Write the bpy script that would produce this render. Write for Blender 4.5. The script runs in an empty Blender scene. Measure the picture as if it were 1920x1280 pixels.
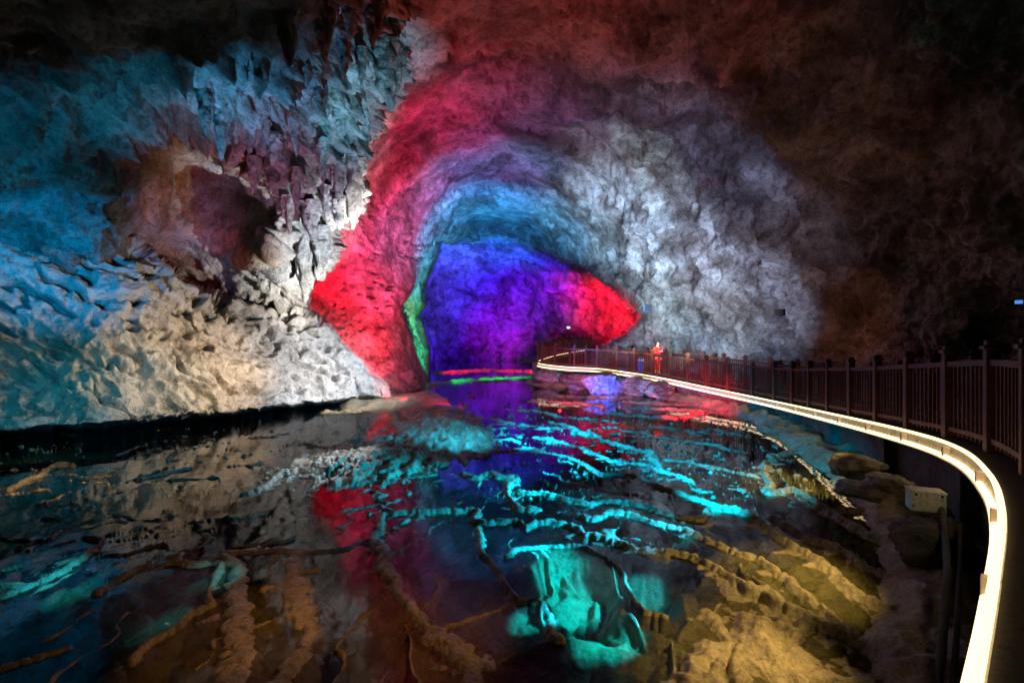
import bpy, bmesh, math, random
import numpy as np
from mathutils import Vector, Matrix
random.seed(7)
C = bpy.context.scene.collection
S = bpy.context.scene

# ------------------------------------------------------------------ camera, world, exposure
CAMZ = 2.55           # eye above the pool
F = 850.0             # focal length in photo pixels (1920 wide)
CX, CY = 960.0, 640.0
cam_d = bpy.data.cameras.new('camera'); cam = bpy.data.objects.new('camera', cam_d); C.objects.link(cam)
cam.location = (0, 0, CAMZ); cam.rotation_euler = (math.radians(90), 0, 0)
cam_d.sensor_width = 36; cam_d.lens = 36*F/1920; cam_d.clip_start = .05; cam_d.clip_end = 500
S.camera = cam
w = bpy.data.worlds.new('World'); S.world = w; w.use_nodes = True
w.node_tree.nodes['Background'].inputs[0].default_value = (.55, .6, .7, 1)
w.node_tree.nodes['Background'].inputs[1].default_value = .002
S.view_settings.view_transform = 'Standard'; S.view_settings.look = 'None'
S.view_settings.exposure = 0; S.view_settings.gamma = 1
S.render.engine = 'CYCLES'
S.cycles.max_bounces = 6; S.cycles.diffuse_bounces = 1; S.cycles.glossy_bounces = 3
S.cycles.transparent_max_bounces = 8; S.cycles.sample_clamp_indirect = 4
S.cycles.caustics_reflective = False; S.cycles.caustics_refractive = False

def P(px, py, D):
    """world point seen at photo pixel px,py at forward distance D"""
    return Vector(((px-CX)/F*D, D, CAMZ-(py-CY)/F*D))
def G0(px, py, z=0.0):
    D = (CAMZ-z)*F/(py-CY)
    return ((px-CX)/F*D, D)

# ------------------------------------------------------------------ cave floodlighting as unseen point sources without fixtures, some hung in mid-air
def spot(src, dst, col, power, ang=60, blend=1.0, r=.12):
    l = bpy.data.lights.new('unseen_spot', 'SPOT'); o = bpy.data.objects.new('unseen_spot', l); C.objects.link(o)
    l.color = col; l.energy = power; l.spot_size = math.radians(ang); l.spot_blend = blend; l.shadow_soft_size = r
    src = Vector(src); dst = Vector(dst); o.location = src
    o.rotation_euler = (dst-src).to_track_quat('-Z', 'Y').to_euler()
    return o
def lin(c): return [((v/255+.055)/1.055)**2.4 if v > 10 else v/255/12.92 for v in c]
def beam(src, dst, rad, seen, blend=1.0, k=1.0):
    """an unseen spot at src (pixel, pixel, depth) on dst, rad in photo pixels, seen = colour it gives pale rock"""
    s, d = P(*src), P(*dst); r = (d-s).length; l = lin(seen); m = max(l); rw = rad*1.5/F*dst[2]
    return spot(s, d, [max(v/m, 0) for v in l], 80*k*m*r*r, min(160, 2*math.degrees(math.atan(rw/r))), blend, .0)
# left bank: cyan far left, warm white in the middle, cold white at the right end
beam((-420, 520, 6.5), (50, 400, 12), 190, (0, 105, 150), k=.6)
beam((-400, 560, 7.0), (60, 620, 11.6), 160, (0, 85, 110), k=.42)
beam((0, 560, 8.5), (150, 470, 13), 150, (0, 115, 180), k=.9)
beam((700, 640, 13.4), (400, 672, 14.0), 118, (215, 180, 135), k=1.0)
beam((790, 690, 15.6), (540, 700, 16), 170, (215, 208, 208), k=1.05)
beam((860, 600, 16.0), (660, 700, 18.4), 120, (205, 220, 240), k=1.3)
beam((560, 640, 11.8), (260, 745, 12.4), 120, (150, 155, 145), k=.45)
beam((-50, 620, 8), (120, 760, 11.3), 150, (20, 110, 130), k=.6)
# left hanging mass
beam((-150, 700, 7.0), (40, 270, 9.4), 120, (0, 105, 145), k=.75)
beam((330, 770, 8.5), (300, 170, 10.5), 130, (25, 105, 140), k=1.1)
beam((430, 770, 9.5), (510, 110, 11.5), 130, (50, 125, 175), k=1.7)
beam((800, 750, 10), (690, 170, 14), 110, (80, 160, 190), k=1.9)
beam((860, 760, 13.0), (610, 440, 17), 130, (190, 205, 220), k=2.6)
beam((760, 700, 14.0), (675, 370, 16.3), 60, (250, 245, 240), k=4)
beam((800, 720, 13.5), (565, 530, 17.6), 80, (225, 215, 200), k=1.5)
beam((700, 700, 13.0), (500, 470, 14.3), 60, (190, 145, 95), k=1.1)
beam((420, 500, 11.5), (335, 400, 15.5), 88, (92, 20, 14), k=1.6)
beam((470, 500, 12.5), (390, 480, 16.5), 60, (80, 18, 12), k=1.5)
beam((560, 720, 10.5), (470, 250, 13), 170, (105, 34, 20), k=1.2)
beam((640, 740, 10.5), (560, 300, 14.5), 130, (100, 90, 130), k=1.1)
beam((760, 640, 11.0), (640, 60, 11.5), 150, (60, 28, 20), k=1.2)
# red passage wall
beam((640, 668, 20.4), (620, 530, 23), 120, (255, 0, 30), k=1.6)
beam((770, 705, 19.5), (650, 600, 23), 110, (255, 0, 28), k=1.5)
beam((790, 712, 17.5), (735, 620, 24.5), 95, (205, 60, 85), k=1.9)
beam((845, 712, 17.0), (700, 480, 23.5), 120, (235, 5, 55), k=2)
beam((845, 712, 16.5), (755, 480, 25), 100, (180, 85, 150), k=1.9)
beam((830, 715, 15.5), (740, 330, 20), 150, (190, 0, 55), k=1.8)
beam((860, 712, 17), (770, 440, 27), 70, (150, 110, 190), k=1.2)
beam((880, 712, 18), (850, 350, 27), 70, (60, 120, 190), k=1.2)
beam((850, 715, 15.5), (835, 752, 18.2), 40, (220, 0, 40), k=1.5)
beam((850, 718, 14.5), (800, 190, 18), 170, (110, 16, 34), k=1.6)
beam((850, 718, 13.0), (900, 60, 14), 270, (95, 22, 14), k=1.6)
beam((760, 745, 18), (735, 725, 20.5), 60, (230, 10, 50))
# blue ceiling
beam((880, 715, 22.0), (885, 400, 37), 115, (15, 120, 200), k=2.2)
beam((1000, 715, 22.0), (1000, 390, 36), 105, (20, 110, 165), k=2.2)
beam((900, 720, 21.0), (900, 330, 30), 120, (95, 60, 150), k=1.1)
beam((960, 718, 20.0), (985, 300, 26), 75, (60, 100, 150), k=1.4)
beam((940, 718, 20.0), (905, 255, 24), 60, (105, 45, 110), k=1.0)
beam((950, 720, 19.0), (960, 250, 22), 200, (75, 40, 85), k=1.3)
# rear chamber
beam((860, 690, 42), (850, 560, 54), 150, (55, 8, 220), k=2.0)
beam((1000, 682, 44), (960, 500, 54), 150, (38, 6, 205), k=1.8)
beam((930, 684, 46), (905, 470, 48), 110, (20, 90, 190), k=2.0)
beam((955, 680, 52), (940, 620, 59), 62, (180, 16, 225), k=.9)
beam((1040, 676, 42), (1050, 560, 54), 85, (120, 3, 80), k=1.3)
beam((1100, 668, 40), (1140, 590, 48), 58, (255, 5, 30), k=3.0)
beam((1150, 660, 40), (1110, 545, 50), 60, (200, 10, 50), k=1.8)
beam((850, 700, 27), (790, 610, 33), 80, (0, 220, 150), k=2.0)
beam((860, 700, 27), (815, 450, 34), 85, (15, 150, 190), k=2.0)
# right wall
beam((1150, 650, 22.5), (1190, 570, 26.5), 150, (130, 155, 165), k=1.6)
beam((1070, 648, 34), (1178, 598, 31.0), 45, (255, 5, 30), k=1.6)
beam((1205, 500, 20.6), (1230, 684, 23.3), 18, (255, 190, 160), k=3.6)  # added warm spot to brighten the person, no lamp stands there
beam((1280, 655, 19), (1300, 590, 22.5), 150, (145, 158, 172), k=1.9)
beam((1120, 720, 18), (1095, 430, 31), 70, (90, 150, 185), k=1.6)
beam((1200, 720, 17), (1170, 430, 25.5), 100, (150, 185, 225), k=2.0)
beam((1330, 735, 14), (1250, 470, 22), 105, (155, 175, 215), k=1.8)
beam((1400, 655, 14.5), (1390, 560, 20.5), 130, (115, 128, 160), k=1.6)
beam((1300, 740, 14), (1180, 320, 21), 90, (115, 130, 140), k=1.6)
beam((1350, 745, 12.6), (1370, 330, 17.0), 100, (70, 85, 120), k=1.3)
beam((1250, 740, 14), (1240, 260, 17), 150, (70, 72, 100), k=1.2)
beam((1150, 745, 14), (1200, 150, 16), 170, (60, 34, 46), k=1.0)
beam((1200, 745, 12), (1250, 60, 12), 220, (72, 22, 15), k=1.4)
beam((1500, 590, 9.5), (1500, 230, 12.5), 200, (46, 24, 17), k=1.3)
beam((1400, 640, 13), (1440, 470, 16.5), 110, (95, 90, 105), k=1.3)
beam((1560, 590, 9), (1640, 400, 12), 230, (34, 19, 13), k=1.2)
beam((1480, 660, 15), (1560, 600, 16.5), 110, (85, 46, 26), k=1.0)
beam((1208, 580, 22.6), (1192, 584, 26), 26, (60, 40, 255), k=5)
# pools
beam((930, 800, 7.0), (1150, 842, 11.2), 118, (0, 165, 245), k=4.6)
beam((1150, 800, 7.0), (1310, 880, 9.6), 80, (0, 165, 245), k=3.8)
beam((930, 780, 9.5), (1050, 790, 14.5), 120, (0, 160, 245), k=4.6)
beam((1230, 860, 5.8), (1385, 915, 7.8), 85, (0, 190, 255), k=4.5)
beam((1330, 800, 4.6), (1050, 1050, 5.3), 42, (0, 190, 255), 1, k=9.4)
beam((1390, 820, 4.4), (1110, 1095, 4.8), 46, (0, 195, 255), 1, k=11.6)
beam((1400, 830, 4.4), (1225, 1085, 4.9), 30, (0, 185, 255), 1, k=7.2)
beam((1300, 860, 4.0), (1010, 1160, 4.2), 28, (0, 190, 255), 1, k=6.5)
beam((1300, 800, 4.8), (960, 1020, 5.7), 40, (0, 190, 255), 1, k=4.3)
beam((1400, 880, 3.9), (1150, 1190, 4.0), 40, (0, 200, 255), 1, k=10.2)
beam((1500, 840, 5.5), (1060, 970, 6.6), 130, (0, 185, 255), k=4.6)
beam((1250, 800, 7), (900, 915, 7.9), 75, (0, 190, 255), k=3.4)
beam((1020, 700, 9.5), (800, 825, 12), 95, (30, 160, 225), k=1.7)
beam((700, 600, 12), (600, 885, 9.2), 90, (200, 215, 235), k=.9)
beam((1270, 745, 12.5), (1300, 771, 16.6), 62, (255, 0, 15), k=4)
beam((1060, 735, 14.5), (1090, 748, 20.0), 100, (220, 5, 40), k=3)
beam((845, 650, 26.0), (860, 714, 29.3), 24, (0, 230, 90), k=2)
beam((905, 650, 26.0), (920, 710, 31), 24, (0, 230, 90), k=3)
beam((940, 650, 26.0), (965, 708, 31.9), 24, (0, 230, 90), k=3.5)

beam((840, 640, 32.0), (850, 697, 37.5), 22, (235, 0, 50), k=4)
beam((890, 640, 32.0), (900, 697, 37.5), 22, (235, 0, 50), k=4)
beam((940, 640, 32.0), (950, 697, 37.5), 22, (235, 0, 50), k=4)
beam((985, 640, 32.0), (995, 697, 37.5), 22, (235, 0, 50), k=4)

beam((1150, 745, 19.0), (1132, 708, 22.3), 34, (10, 90, 255), k=5)
beam((1225, 745, 19.0), (1190, 712, 21.3), 26, (20, 100, 160), k=1.8)
beam((1640, 860, 4.4), (1450, 1070, 5), 150, (165, 138, 80), k=3)
beam((1560, 900, 3.6), (1370, 1210, 3.8), 165, (168, 138, 82), k=2.2)
beam((1640, 720, 7.5), (1480, 880, 8.2), 80, (170, 150, 80), k=2.6)
beam((1100, 700, 3.6), (720, 1200, 4.1), 200, (90, 60, 32), k=1.2)
beam((700, 800, 3.6), (420, 1160, 4.3), 200, (85, 58, 34), k=1.6)
beam((320, 900, 4.6), (90, 1090, 4.9), 60, (10, 150, 190), k=2.4)
beam((330, 900, 4.2), (300, 1190, 4.2), 45, (30, 130, 170), k=1.0)
beam((560, 900, 4.6), (400, 1080, 4.9), 40, (30, 140, 175), k=1.2)
beam((300, 780, 7.5), (80, 900, 8), 90, (200, 165, 120), k=1.4)

# ------------------------------------------------------------------ numpy noise
_rng = np.random.RandomState(11)
_perm = _rng.permutation(256); _perm = np.concatenate([_perm, _perm, _perm])
_g = _rng.normal(size=(256, 3)); _g /= np.linalg.norm(_g, axis=1)[:, None]
def perlin(p):
    p = np.asarray(p, dtype=np.float64); i = np.floor(p).astype(np.int64); f = p-i; i &= 255
    u = f*f*f*(f*(f*6-15)+10)
    out = 0
    for dx in (0, 1):
        wx = u[..., 0] if dx else 1-u[..., 0]
        for dy in (0, 1):
            wy = u[..., 1] if dy else 1-u[..., 1]
            for dz in (0, 1):
                wz = u[..., 2] if dz else 1-u[..., 2]
                h = _perm[_perm[_perm[(i[..., 0]+dx) & 255]+((i[..., 1]+dy) & 255)]+((i[..., 2]+dz) & 255)]
                g = _g[h]
                out = out+wx*wy*wz*(g[..., 0]*(f[..., 0]-dx)+g[..., 1]*(f[..., 1]-dy)+g[..., 2]*(f[..., 2]-dz))
    return out*1.5
def fbm(p, oct=4, gain=.5, lac=2.03):
    a, t, s = 1., 0, 0
    for k in range(oct):
        t = t+a*perlin(p+17.3*k); s += a; a *= gain; p = p*lac
    return t/s
def ridged(p, oct=4, gain=.5):
    a, t, s = 1., 0, 0
    for k in range(oct):
        t = t+a*(1-np.abs(perlin(p+9.1*k))*2.2); s += a; a *= gain; p = p*2.07
    return t/s
def worley(p):
    i = np.floor(p).astype(np.int64); best = np.full(p.shape[:-1], 9.)
    for dx in (-1, 0, 1):
        for dy in (-1, 0, 1):
            for dz in (-1, 0, 1):
                c = i+np.array([dx, dy, dz]); cc = c & 255
                h = _perm[_perm[_perm[cc[..., 0]]+cc[..., 1]]+cc[..., 2]]
                q = c+.5+.45*_g[h]
                best = np.minimum(best, ((q-p)**2).sum(-1))
    return np.sqrt(best)
def sstep(a, b, x):
    t = np.clip((x-a)/(b-a), 0, 1); return t*t*(3-2*t)
def tps(ctrl, qx, qy):
    """thin plate spline of 1/D: a plane in space stays a plane"""
    c = np.array(ctrl, float); x = c[:, 0]/500; y = c[:, 1]/500; v = 1/c[:, 2]; n = len(c)
    def U(r2): return np.where(r2 > 0, r2*np.log(r2+1e-12), 0)
    K = U((x[:, None]-x)**2+(y[:, None]-y)**2)+np.eye(n)*2e-3
    A = np.zeros((n+3, n+3)); A[:n, :n] = K; A[:n, n] = 1; A[:n, n+1] = x; A[:n, n+2] = y
    A[n, :n] = 1; A[n+1, :n] = x; A[n+2, :n] = y
    s = np.linalg.solve(A, np.concatenate([v, [0, 0, 0]]))
    qx = qx/500; qy = qy/500; out = s[n]+s[n+1]*qx+s[n+2]*qy
    for k in range(n): out = out+s[k]*U((qx-x[k])**2+(qy-y[k])**2)
    return 1/np.clip(out, .012, .5)
def sdf_poly(px, py, poly):
    """signed distance, positive inside"""
    d = np.full(px.shape, 1e9); ins = np.zeros(px.shape, bool); n = len(poly)
    for k in range(n):
        x0, y0 = poly[k]; x1, y1 = poly[(k+1) % n]; ex, ey = x1-x0, y1-y0
        t = np.clip(((px-x0)*ex+(py-y0)*ey)/(ex*ex+ey*ey+1e-9), 0, 1)
        d = np.minimum(d, (px-x0-t*ex)**2+(py-y0-t*ey)**2)
        if y0 != y1:
            c = ((y0 > py) != (y1 > py)) & (px < ex*(py-y0)/(ey)+x0); ins ^= c
    return np.where(ins, 1, -1)*np.sqrt(d)

# ------------------------------------------------------------------ mesh helpers
def grid_mesh(name, V, keep, mats, parent=None, smooth=True):
    H, W = V.shape[:2]
    idx = np.arange(H*W).reshape(H, W)
    q = np.stack([idx[:-1, :-1], idx[1:, :-1], idx[1:, 1:], idx[:-1, 1:]], -1).reshape(-1, 4)
    if keep is not None:
        k = keep.reshape(-1); q = q[k[q].all(1)]
        used = np.zeros(H*W, bool); used[q.reshape(-1)] = True
        remap = np.cumsum(used)-1; vv = V.reshape(-1, 3)[used]; q = remap[q]
    else: vv = V.reshape(-1, 3)
    me = bpy.data.meshes.new(name)
    me.vertices.add(len(vv)); me.vertices.foreach_set('co', vv.astype(np.float32).reshape(-1))
    me.loops.add(len(q)*4); me.loops.foreach_set('vertex_index', q.astype(np.int32).reshape(-1))
    me.polygons.add(len(q)); me.polygons.foreach_set('loop_start', np.arange(0, len(q)*4, 4, dtype=np.int32))
    try: me.polygons.foreach_set('loop_total', np.full(len(q), 4, dtype=np.int32))
    except Exception: pass
    me.update(calc_edges=True); me.validate()
    me.polygons.foreach_set('use_smooth', np.full(len(me.polygons), smooth))
    me.materials.append(mats)
    o = bpy.data.objects.new(name, me); C.objects.link(o)
    if parent: o.parent = parent
    return o
def normals(V):
    du = np.gradient(V, axis=1); dv = np.gradient(V, axis=0); n = np.cross(du, dv)
    n /= np.linalg.norm(n, axis=-1)[..., None]+1e-9
    c = np.array([0, 0, CAMZ])-V
    s = np.sign((n*c).sum(-1)); s[s == 0] = 1
    return n*s[..., None]
def sheet(name, x0, x1, y0, y1, step, ctrl, disp, mat, poly=None, hole=None, curl=6., curlw=34., rag=8., lim=-10):
    xs = np.arange(x0, x1+step, step); ys = np.arange(y0, y1+step, step)
    px, py = np.meshgrid(xs.astype(float), ys.astype(float))
    D = tps(ctrl, px, py); damp = 1
    keep = None
    nz = perlin(np.stack([px/38, py/38, px*0+3.3], -1))*rag+perlin(np.stack([px/13, py/13, px*0+8.3], -1))*rag*.45
    sd = None
    if poly: sd = sdf_poly(px, py, poly)+nz
    if hole:
        h = -sdf_poly(px, py, hole)+nz
        sd = h if sd is None else np.minimum(sd, h)
    if sd is not None:
        t = np.clip(1-sd/curlw, 0, 1.6)
        D = D+curl*t**3; damp = 1-.7*np.clip(t, 0, 1)
        keep = sd > lim
    V = np.stack([(px-CX)/F*D, D, CAMZ-(py-CY)/F*D], -1)
    N = normals(V)
    V = V+N*(disp(V, px, py, N)*damp)[..., None]
    LAST[name] = (x0, y0, step, V)
    return grid_mesh(name, V, keep, mat)
LAST = {}
def surf(name, px, py):
    x0, y0, st, V = LAST[name]; dx, dy = (V[..., 0]/V[..., 1]*F+CX-px), (CY-(V[..., 2]-CAMZ)/V[..., 1]*F-py)
    d = dx*dx+dy*dy; k = np.argmin(np.where(d < 60, V[..., 1], 1e3+d)); return Vector(V.reshape(-1, 3)[k].tolist())

# ------------------------------------------------------------------ materials
def mat(name, col, rough=.6, metal=0, emit=None, es=0, spec=.5):
    m = bpy.data.materials.new(name); m.use_nodes = True; b = m.node_tree.nodes['Principled BSDF']
    b.inputs['Base Color'].default_value = (*col, 1); b.inputs['Roughness'].default_value = rough
    b.inputs['Metallic'].default_value = metal; b.inputs['Specular IOR Level'].default_value = spec
    if emit: b.inputs['Emission Color'].default_value = (*emit, 1); b.inputs['Emission Strength'].default_value = es
    return m
def rock(name, stops, scale=1.0, bump=.5, rough=(.55, .9), fine=14, pits=.0, bdist=.06, stain=.0):
    m = bpy.data.materials.new(name); m.use_nodes = True; nt = m.node_tree; N = nt.nodes; L = nt.links; b = N['Principled BSDF']
    tc = N.new('ShaderNodeTexCoord'); mp = N.new('ShaderNodeMapping'); L.new(tc.outputs['Object'], mp.inputs[0])
    mp.inputs['Scale'].default_value = (scale, scale, scale)
    n1 = N.new('ShaderNodeTexNoise'); n1.inputs['Scale'].default_value = .9; n1.inputs['Detail'].default_value = 9; n1.inputs['Roughness'].default_value = .62
    n1.inputs['Distortion'].default_value = .6
    n2 = N.new('ShaderNodeTexNoise'); n2.inputs['Scale'].default_value = fine; n2.inputs['Detail'].default_value = 6; n2.inputs['Roughness'].default_value = .65
    n3 = N.new('ShaderNodeTexVoronoi'); n3.inputs['Scale'].default_value = 3.4
    for n in (n1, n2): L.new(mp.outputs[0], n.inputs['Vector'])
    wn = N.new('ShaderNodeMixRGB'); wn.inputs[0].default_value = .12; L.new(mp.outputs[0], wn.inputs[1]); L.new(n1.outputs['Color'], wn.inputs[2])
    L.new(wn.outputs[0], n3.inputs['Vector'])
    cr = N.new('ShaderNodeValToRGB'); el = cr.color_ramp.elements
    while len(el) > 1: el.remove(el[-1])
    el[0].position = stops[0][0]; el[0].color = (*stops[0][1], 1)
    for p, c in stops[1:]:
        e = el.new(p); e.color = (*c, 1)
    mx = N.new('ShaderNodeMath'); mx.operation = 'MULTIPLY_ADD'; mx.inputs[1].default_value = .35; L.new(n2.outputs['Fac'], mx.inputs[0])
    m2 = N.new('ShaderNodeMath'); m2.operation = 'MULTIPLY_ADD'; m2.inputs[1].default_value = .75; m2.inputs[2].default_value = -.05
    L.new(n1.outputs['Fac'], m2.inputs[0]); L.new(m2.outputs[0], mx.inputs[2]); L.new(mx.outputs[0], cr.inputs[0])
    n5 = N.new('ShaderNodeTexNoise'); n5.inputs['Scale'].default_value = fine*.32; n5.inputs['Detail'].default_value = 8; n5.inputs['Roughness'].default_value = .7; n5.inputs['Distortion'].default_value = .35
    L.new(mp.outputs[0], n5.inputs['Vector'])
    sp = N.new('ShaderNodeMapRange'); sp.inputs['From Min'].default_value = .34; sp.inputs['From Max'].default_value = .50; sp.inputs['To Min'].default_value = .38; sp.inputs['To Max'].default_value = 1.0
    L.new(n5.outputs['Fac'], sp.inputs[0])
    mu = N.new('ShaderNodeVectorMath'); mu.operation = 'SCALE'; L.new(cr.outputs[0], mu.inputs[0]); L.new(sp.outputs[0], mu.inputs['Scale'])
    last = mu.outputs[0]
    if stain:
        n6 = N.new('ShaderNodeTexNoise'); n6.inputs['Scale'].default_value = .33; n6.inputs['Detail'].default_value = 7; n6.inputs['Roughness'].default_value = .62; n6.inputs['Distortion'].default_value = .8
        L.new(mp.outputs[0], n6.inputs['Vector']); rp = N.new('ShaderNodeValToRGB'); e = rp.color_ramp.elements
        e[0].position = .40; e[0].color = (.30, .21, .17, 1); e[1].position = .56; e[1].color = (1.15, 1.15, 1.15, 1)
        L.new(n6.outputs['Fac'], rp.inputs[0]); mm = N.new('ShaderNodeMixRGB'); mm.blend_type = 'MULTIPLY'; mm.inputs[0].default_value = stain
        L.new(last, mm.inputs[1]); L.new(rp.outputs[0], mm.inputs[2]); last = mm.outputs[0]
    L.new(last, b.inputs['Base Color'])
    mr = N.new('ShaderNodeMapRange'); mr.inputs['To Min'].default_value = rough[0]; mr.inputs['To Max'].default_value = rough[1]
    L.new(n1.outputs['Fac'], mr.inputs[0]); L.new(mr.outputs[0], b.inputs['Roughness'])
    b1 = N.new('ShaderNodeBump'); b1.inputs['Strength'].default_value = bump; b1.inputs['Distance'].default_value = bdist
    b2 = N.new('ShaderNodeBump'); b2.inputs['Strength'].default_value = bump; b2.inputs['Distance'].default_value = bdist*3
    vm = N.new('ShaderNodeMath'); vm.operation = 'MULTIPLY_ADD'; vm.inputs[1].default_value = pits; L.new(n3.outputs['Distance'], vm.inputs[0]); L.new(n1.outputs['Fac'], vm.inputs[2])
    ad = N.new('ShaderNodeMath'); ad.operation = 'ADD'; L.new(n2.outputs['Fac'], ad.inputs[0]); L.new(n5.outputs['Fac'], ad.inputs[1])
    L.new(ad.outputs[0], b1.inputs['Height']); L.new(vm.outputs[0], b2.inputs['Height']); L.new(b2.outputs[0], b1.inputs['Normal'])
    L.new(b1.outputs[0], b.inputs['Normal'])
    return m
M_vault = rock('limestone_vault', [(.3, (.05, .042, .038)), (.43, (.2, .18, .16)), (.56, (.42, .4, .37)), (.7, (.62, .6, .57))], pits=.3, bump=.9, bdist=.09, stain=.8)
M_left = rock('dripstone', [(.25, (.05, .04, .035)), (.42, (.17, .15, .13)), (.58, (.38, .36, .33)), (.8, (.56, .54, .5))], pits=.2, bump=1, bdist=.07)
M_bank = rock('pale_flowstone', [(.22, (.14, .12, .1)), (.4, (.42, .39, .34)), (.6, (.6, .57, .52)), (.8, (.68, .66, .62))], bump=.9, bdist=.06)
M_floor = rock('wet_rimstone', [(.25, (.05, .038, .02)), (.42, (.19, .155, .09)), (.58, (.36, .3, .18)), (.75, (.52, .45, .31))], rough=(.2, .6), fine=26, bump=.9, bdist=.02)
M_stone = rock('dark_masonry', [(.25, (.03, .028, .026)), (.5, (.12, .1, .09)), (.8, (.25, .22, .2))], scale=2, bump=.6)

# ------------------------------------------------------------------ cave sheets
def d_vault(V, px, py, N):
    right = sstep(980, 1250, px)
    big = fbm(V*.16, 3)*(1.0+.8*right)
    med = fbm(V*.7+5, 5, .55)*(.22+.45*right)
    lump = (.5-worley(V*np.array([.9, .9, .9])+fbm(V*.9, 2)[..., None]*1.1))*.18*right
    blk = (np.abs(fbm(V*np.array([.5, .5, .35])+40, 5, .55))*-1.25)*right
    q = V*np.array([2.9, 1.5, 3.6])+fbm(V*1.1+8, 2)[..., None]*.5
    pit = -sstep(.42, .16, worley(q))*(.55-.2*right)*sstep(-.12, .18, fbm(V*.35+3, 2)+.06)*(1-.85*right)
    fine = ridged(V*2.2+4, 4, .6)*.17*(.4+right)
    return big*.7+med+lump+blk+pit+fine+fbm(V*4, 3)*.07
vault_hole = [(812, 775), (800, 695), (776, 620), (757, 575), (780, 540), (800, 480), (818, 455), (850, 458), (930, 450), (1020, 478), (1095, 503),
              (1150, 543), (1180, 574), (1204, 594), (1160, 627), (1120, 655), (1085, 775)]
vault_ctrl = [(600, 480, 22), (620, 560, 23.5), (680, 650, 22.5), (740, 740, 21), (700, 300, 21), (720, 200, 18.5), (760, 100, 15), (800, 0, 12.5),
              (745, 560, 26), (800, 700, 28), (690, 480, 24), (790, 470, 31), (900, 430, 42), (1000, 450, 42), (950, 380, 34), (950, 300, 27), (950, 200, 20), (950, 100, 16), (950, 0, 13), (950, -300, 8.5),
              (1100, 500, 34), (1185, 590, 27), (1110, 665, 30), (1060, 420, 33), (1200, 500, 26), (1200, 300, 21), (1200, 100, 14), (1260, 640, 25.5), (1400, 600, 21), (1400, 400, 18), (1400, 200, 14),
              (1400, 0, 11), (1440, 680, 20), (1600, 650, 16), (1600, 400, 13.5), (1600, 100, 10.5), (1750, 650, 13.5), (1750, 300, 11), (1900, 650, 12), (1900, 300, 10), (1900, 0, 8), (2300, 700, 9.5), (2300, 0, 6.5),
              (2300, -500, 5), (500, 500, 21), (400, 300, 18.5), (200, 200, 17), (0, 0, 14), (300, 650, 24), (0, 650, 21), (-300, 300, 15), (-300, -400, 8), (500, -300, 9)]
o = sheet('cave_ceiling', -300, 2500, -500, 800, 4, vault_ctrl, d_vault, M_vault, hole=vault_hole, curl=2.5, curlw=10, rag=6, lim=-4); o['kind'] = 'structure'

def d_far(V, px, py, N):
    return fbm(V*.12, 3)*2.2+fbm(V*.5, 5, .6)*1.1-sstep(.4, .1, worley(V*np.array([.8, .8, .35])))*.5
o = sheet('cave_wall_far', 660, 1340, 330, 740, 3, [(700, 600, 56), (800, 650, 58), (950, 650, 60), (1100, 640, 55), (1180, 600, 46), (1120, 560, 50), (950, 520, 56), (800, 520, 52), (950, 440, 46), (1100, 480, 44),
           (950, 380, 40), (1300, 600, 44)], d_far, M_vault); o['kind'] = 'structure'

def d_pil(V, px, py, N): return fbm(V*.5, 4)*.9+fbm(V*2.1, 3)*.22
pil_poly = [(650, 800), (650, 300), (845, 380), (832, 440), (812, 495), (796, 530), (801, 570), (790, 592), (800, 632), (806, 660), (804, 700), (815, 800)]
o = sheet('rock_pillar', 700, 860, 370, 760, 2, [(760, 700, 32), (800, 700, 33), (760, 550, 32), (800, 550, 33.5), (800, 450, 35), (840, 400, 37), (740, 400, 34)], d_pil, M_left, poly=pil_poly, curl=7, curlw=16, rag=5); o['kind'] = 'structure'

# left hanging mass
def d_left(V, px, py, N):
    wv = V+np.stack([fbm(V*1.1, 2), fbm(V*1.1+9, 2), fbm(V*1.1+19, 2)], -1)*.35
    hol = np.exp(-(((px-335)/130)**2+((py-415)/125)**2)**1.6)
    top = sstep(120, 40, py)*sstep(720, 560, px)
    slab = sstep(330, 120, px+py*.15-40)
    rr = np.hypot((px-345)/125, (py-415)/125); a = (1-hol)*(1-.8*top)*(1-.7*slab)*(1-.75*np.exp(-((rr-1.05)/.28)**2))*(1-.6*np.exp(-((px-530)/60)**2-((py-500)/60)**2))
    lob = (.62-worley(wv*np.array([1.9, 1.9, 1.15])+6.6))*1.15
    lob2 = (.5-worley(wv*np.array([3.0, 3.0, 1.5])+1.6))*.42
    hang = np.maximum(ridged(V*np.array([1.5, 1.5, .45])+2, 3, .55)-.45, 0)*.9
    return a*(lob+lob2+hang)+fbm(V*.35+7, 4)*.9+fbm(V*2.2, 4, .6)*(.10+.2*a)+.75*slab*fbm(np.stack([V[..., 0]*.35-V[..., 2]*.35, V[..., 1]*.5, V[..., 0]*1.0+V[..., 2]*1.0], -1), 4)-.35*slab*sstep(.4, .2, worley(wv*np.array([1.1, 1.1, 1.9])+2))
left_poly = [(-500, -600), (800, -600), (778, 0), (770, 80), (748, 205), (715, 195), (695, 250), (672, 300), (690, 410), (655, 400), (630, 445), (622, 500), (592, 520), (572, 600), (560, 700), (-500, 800)]
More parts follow.
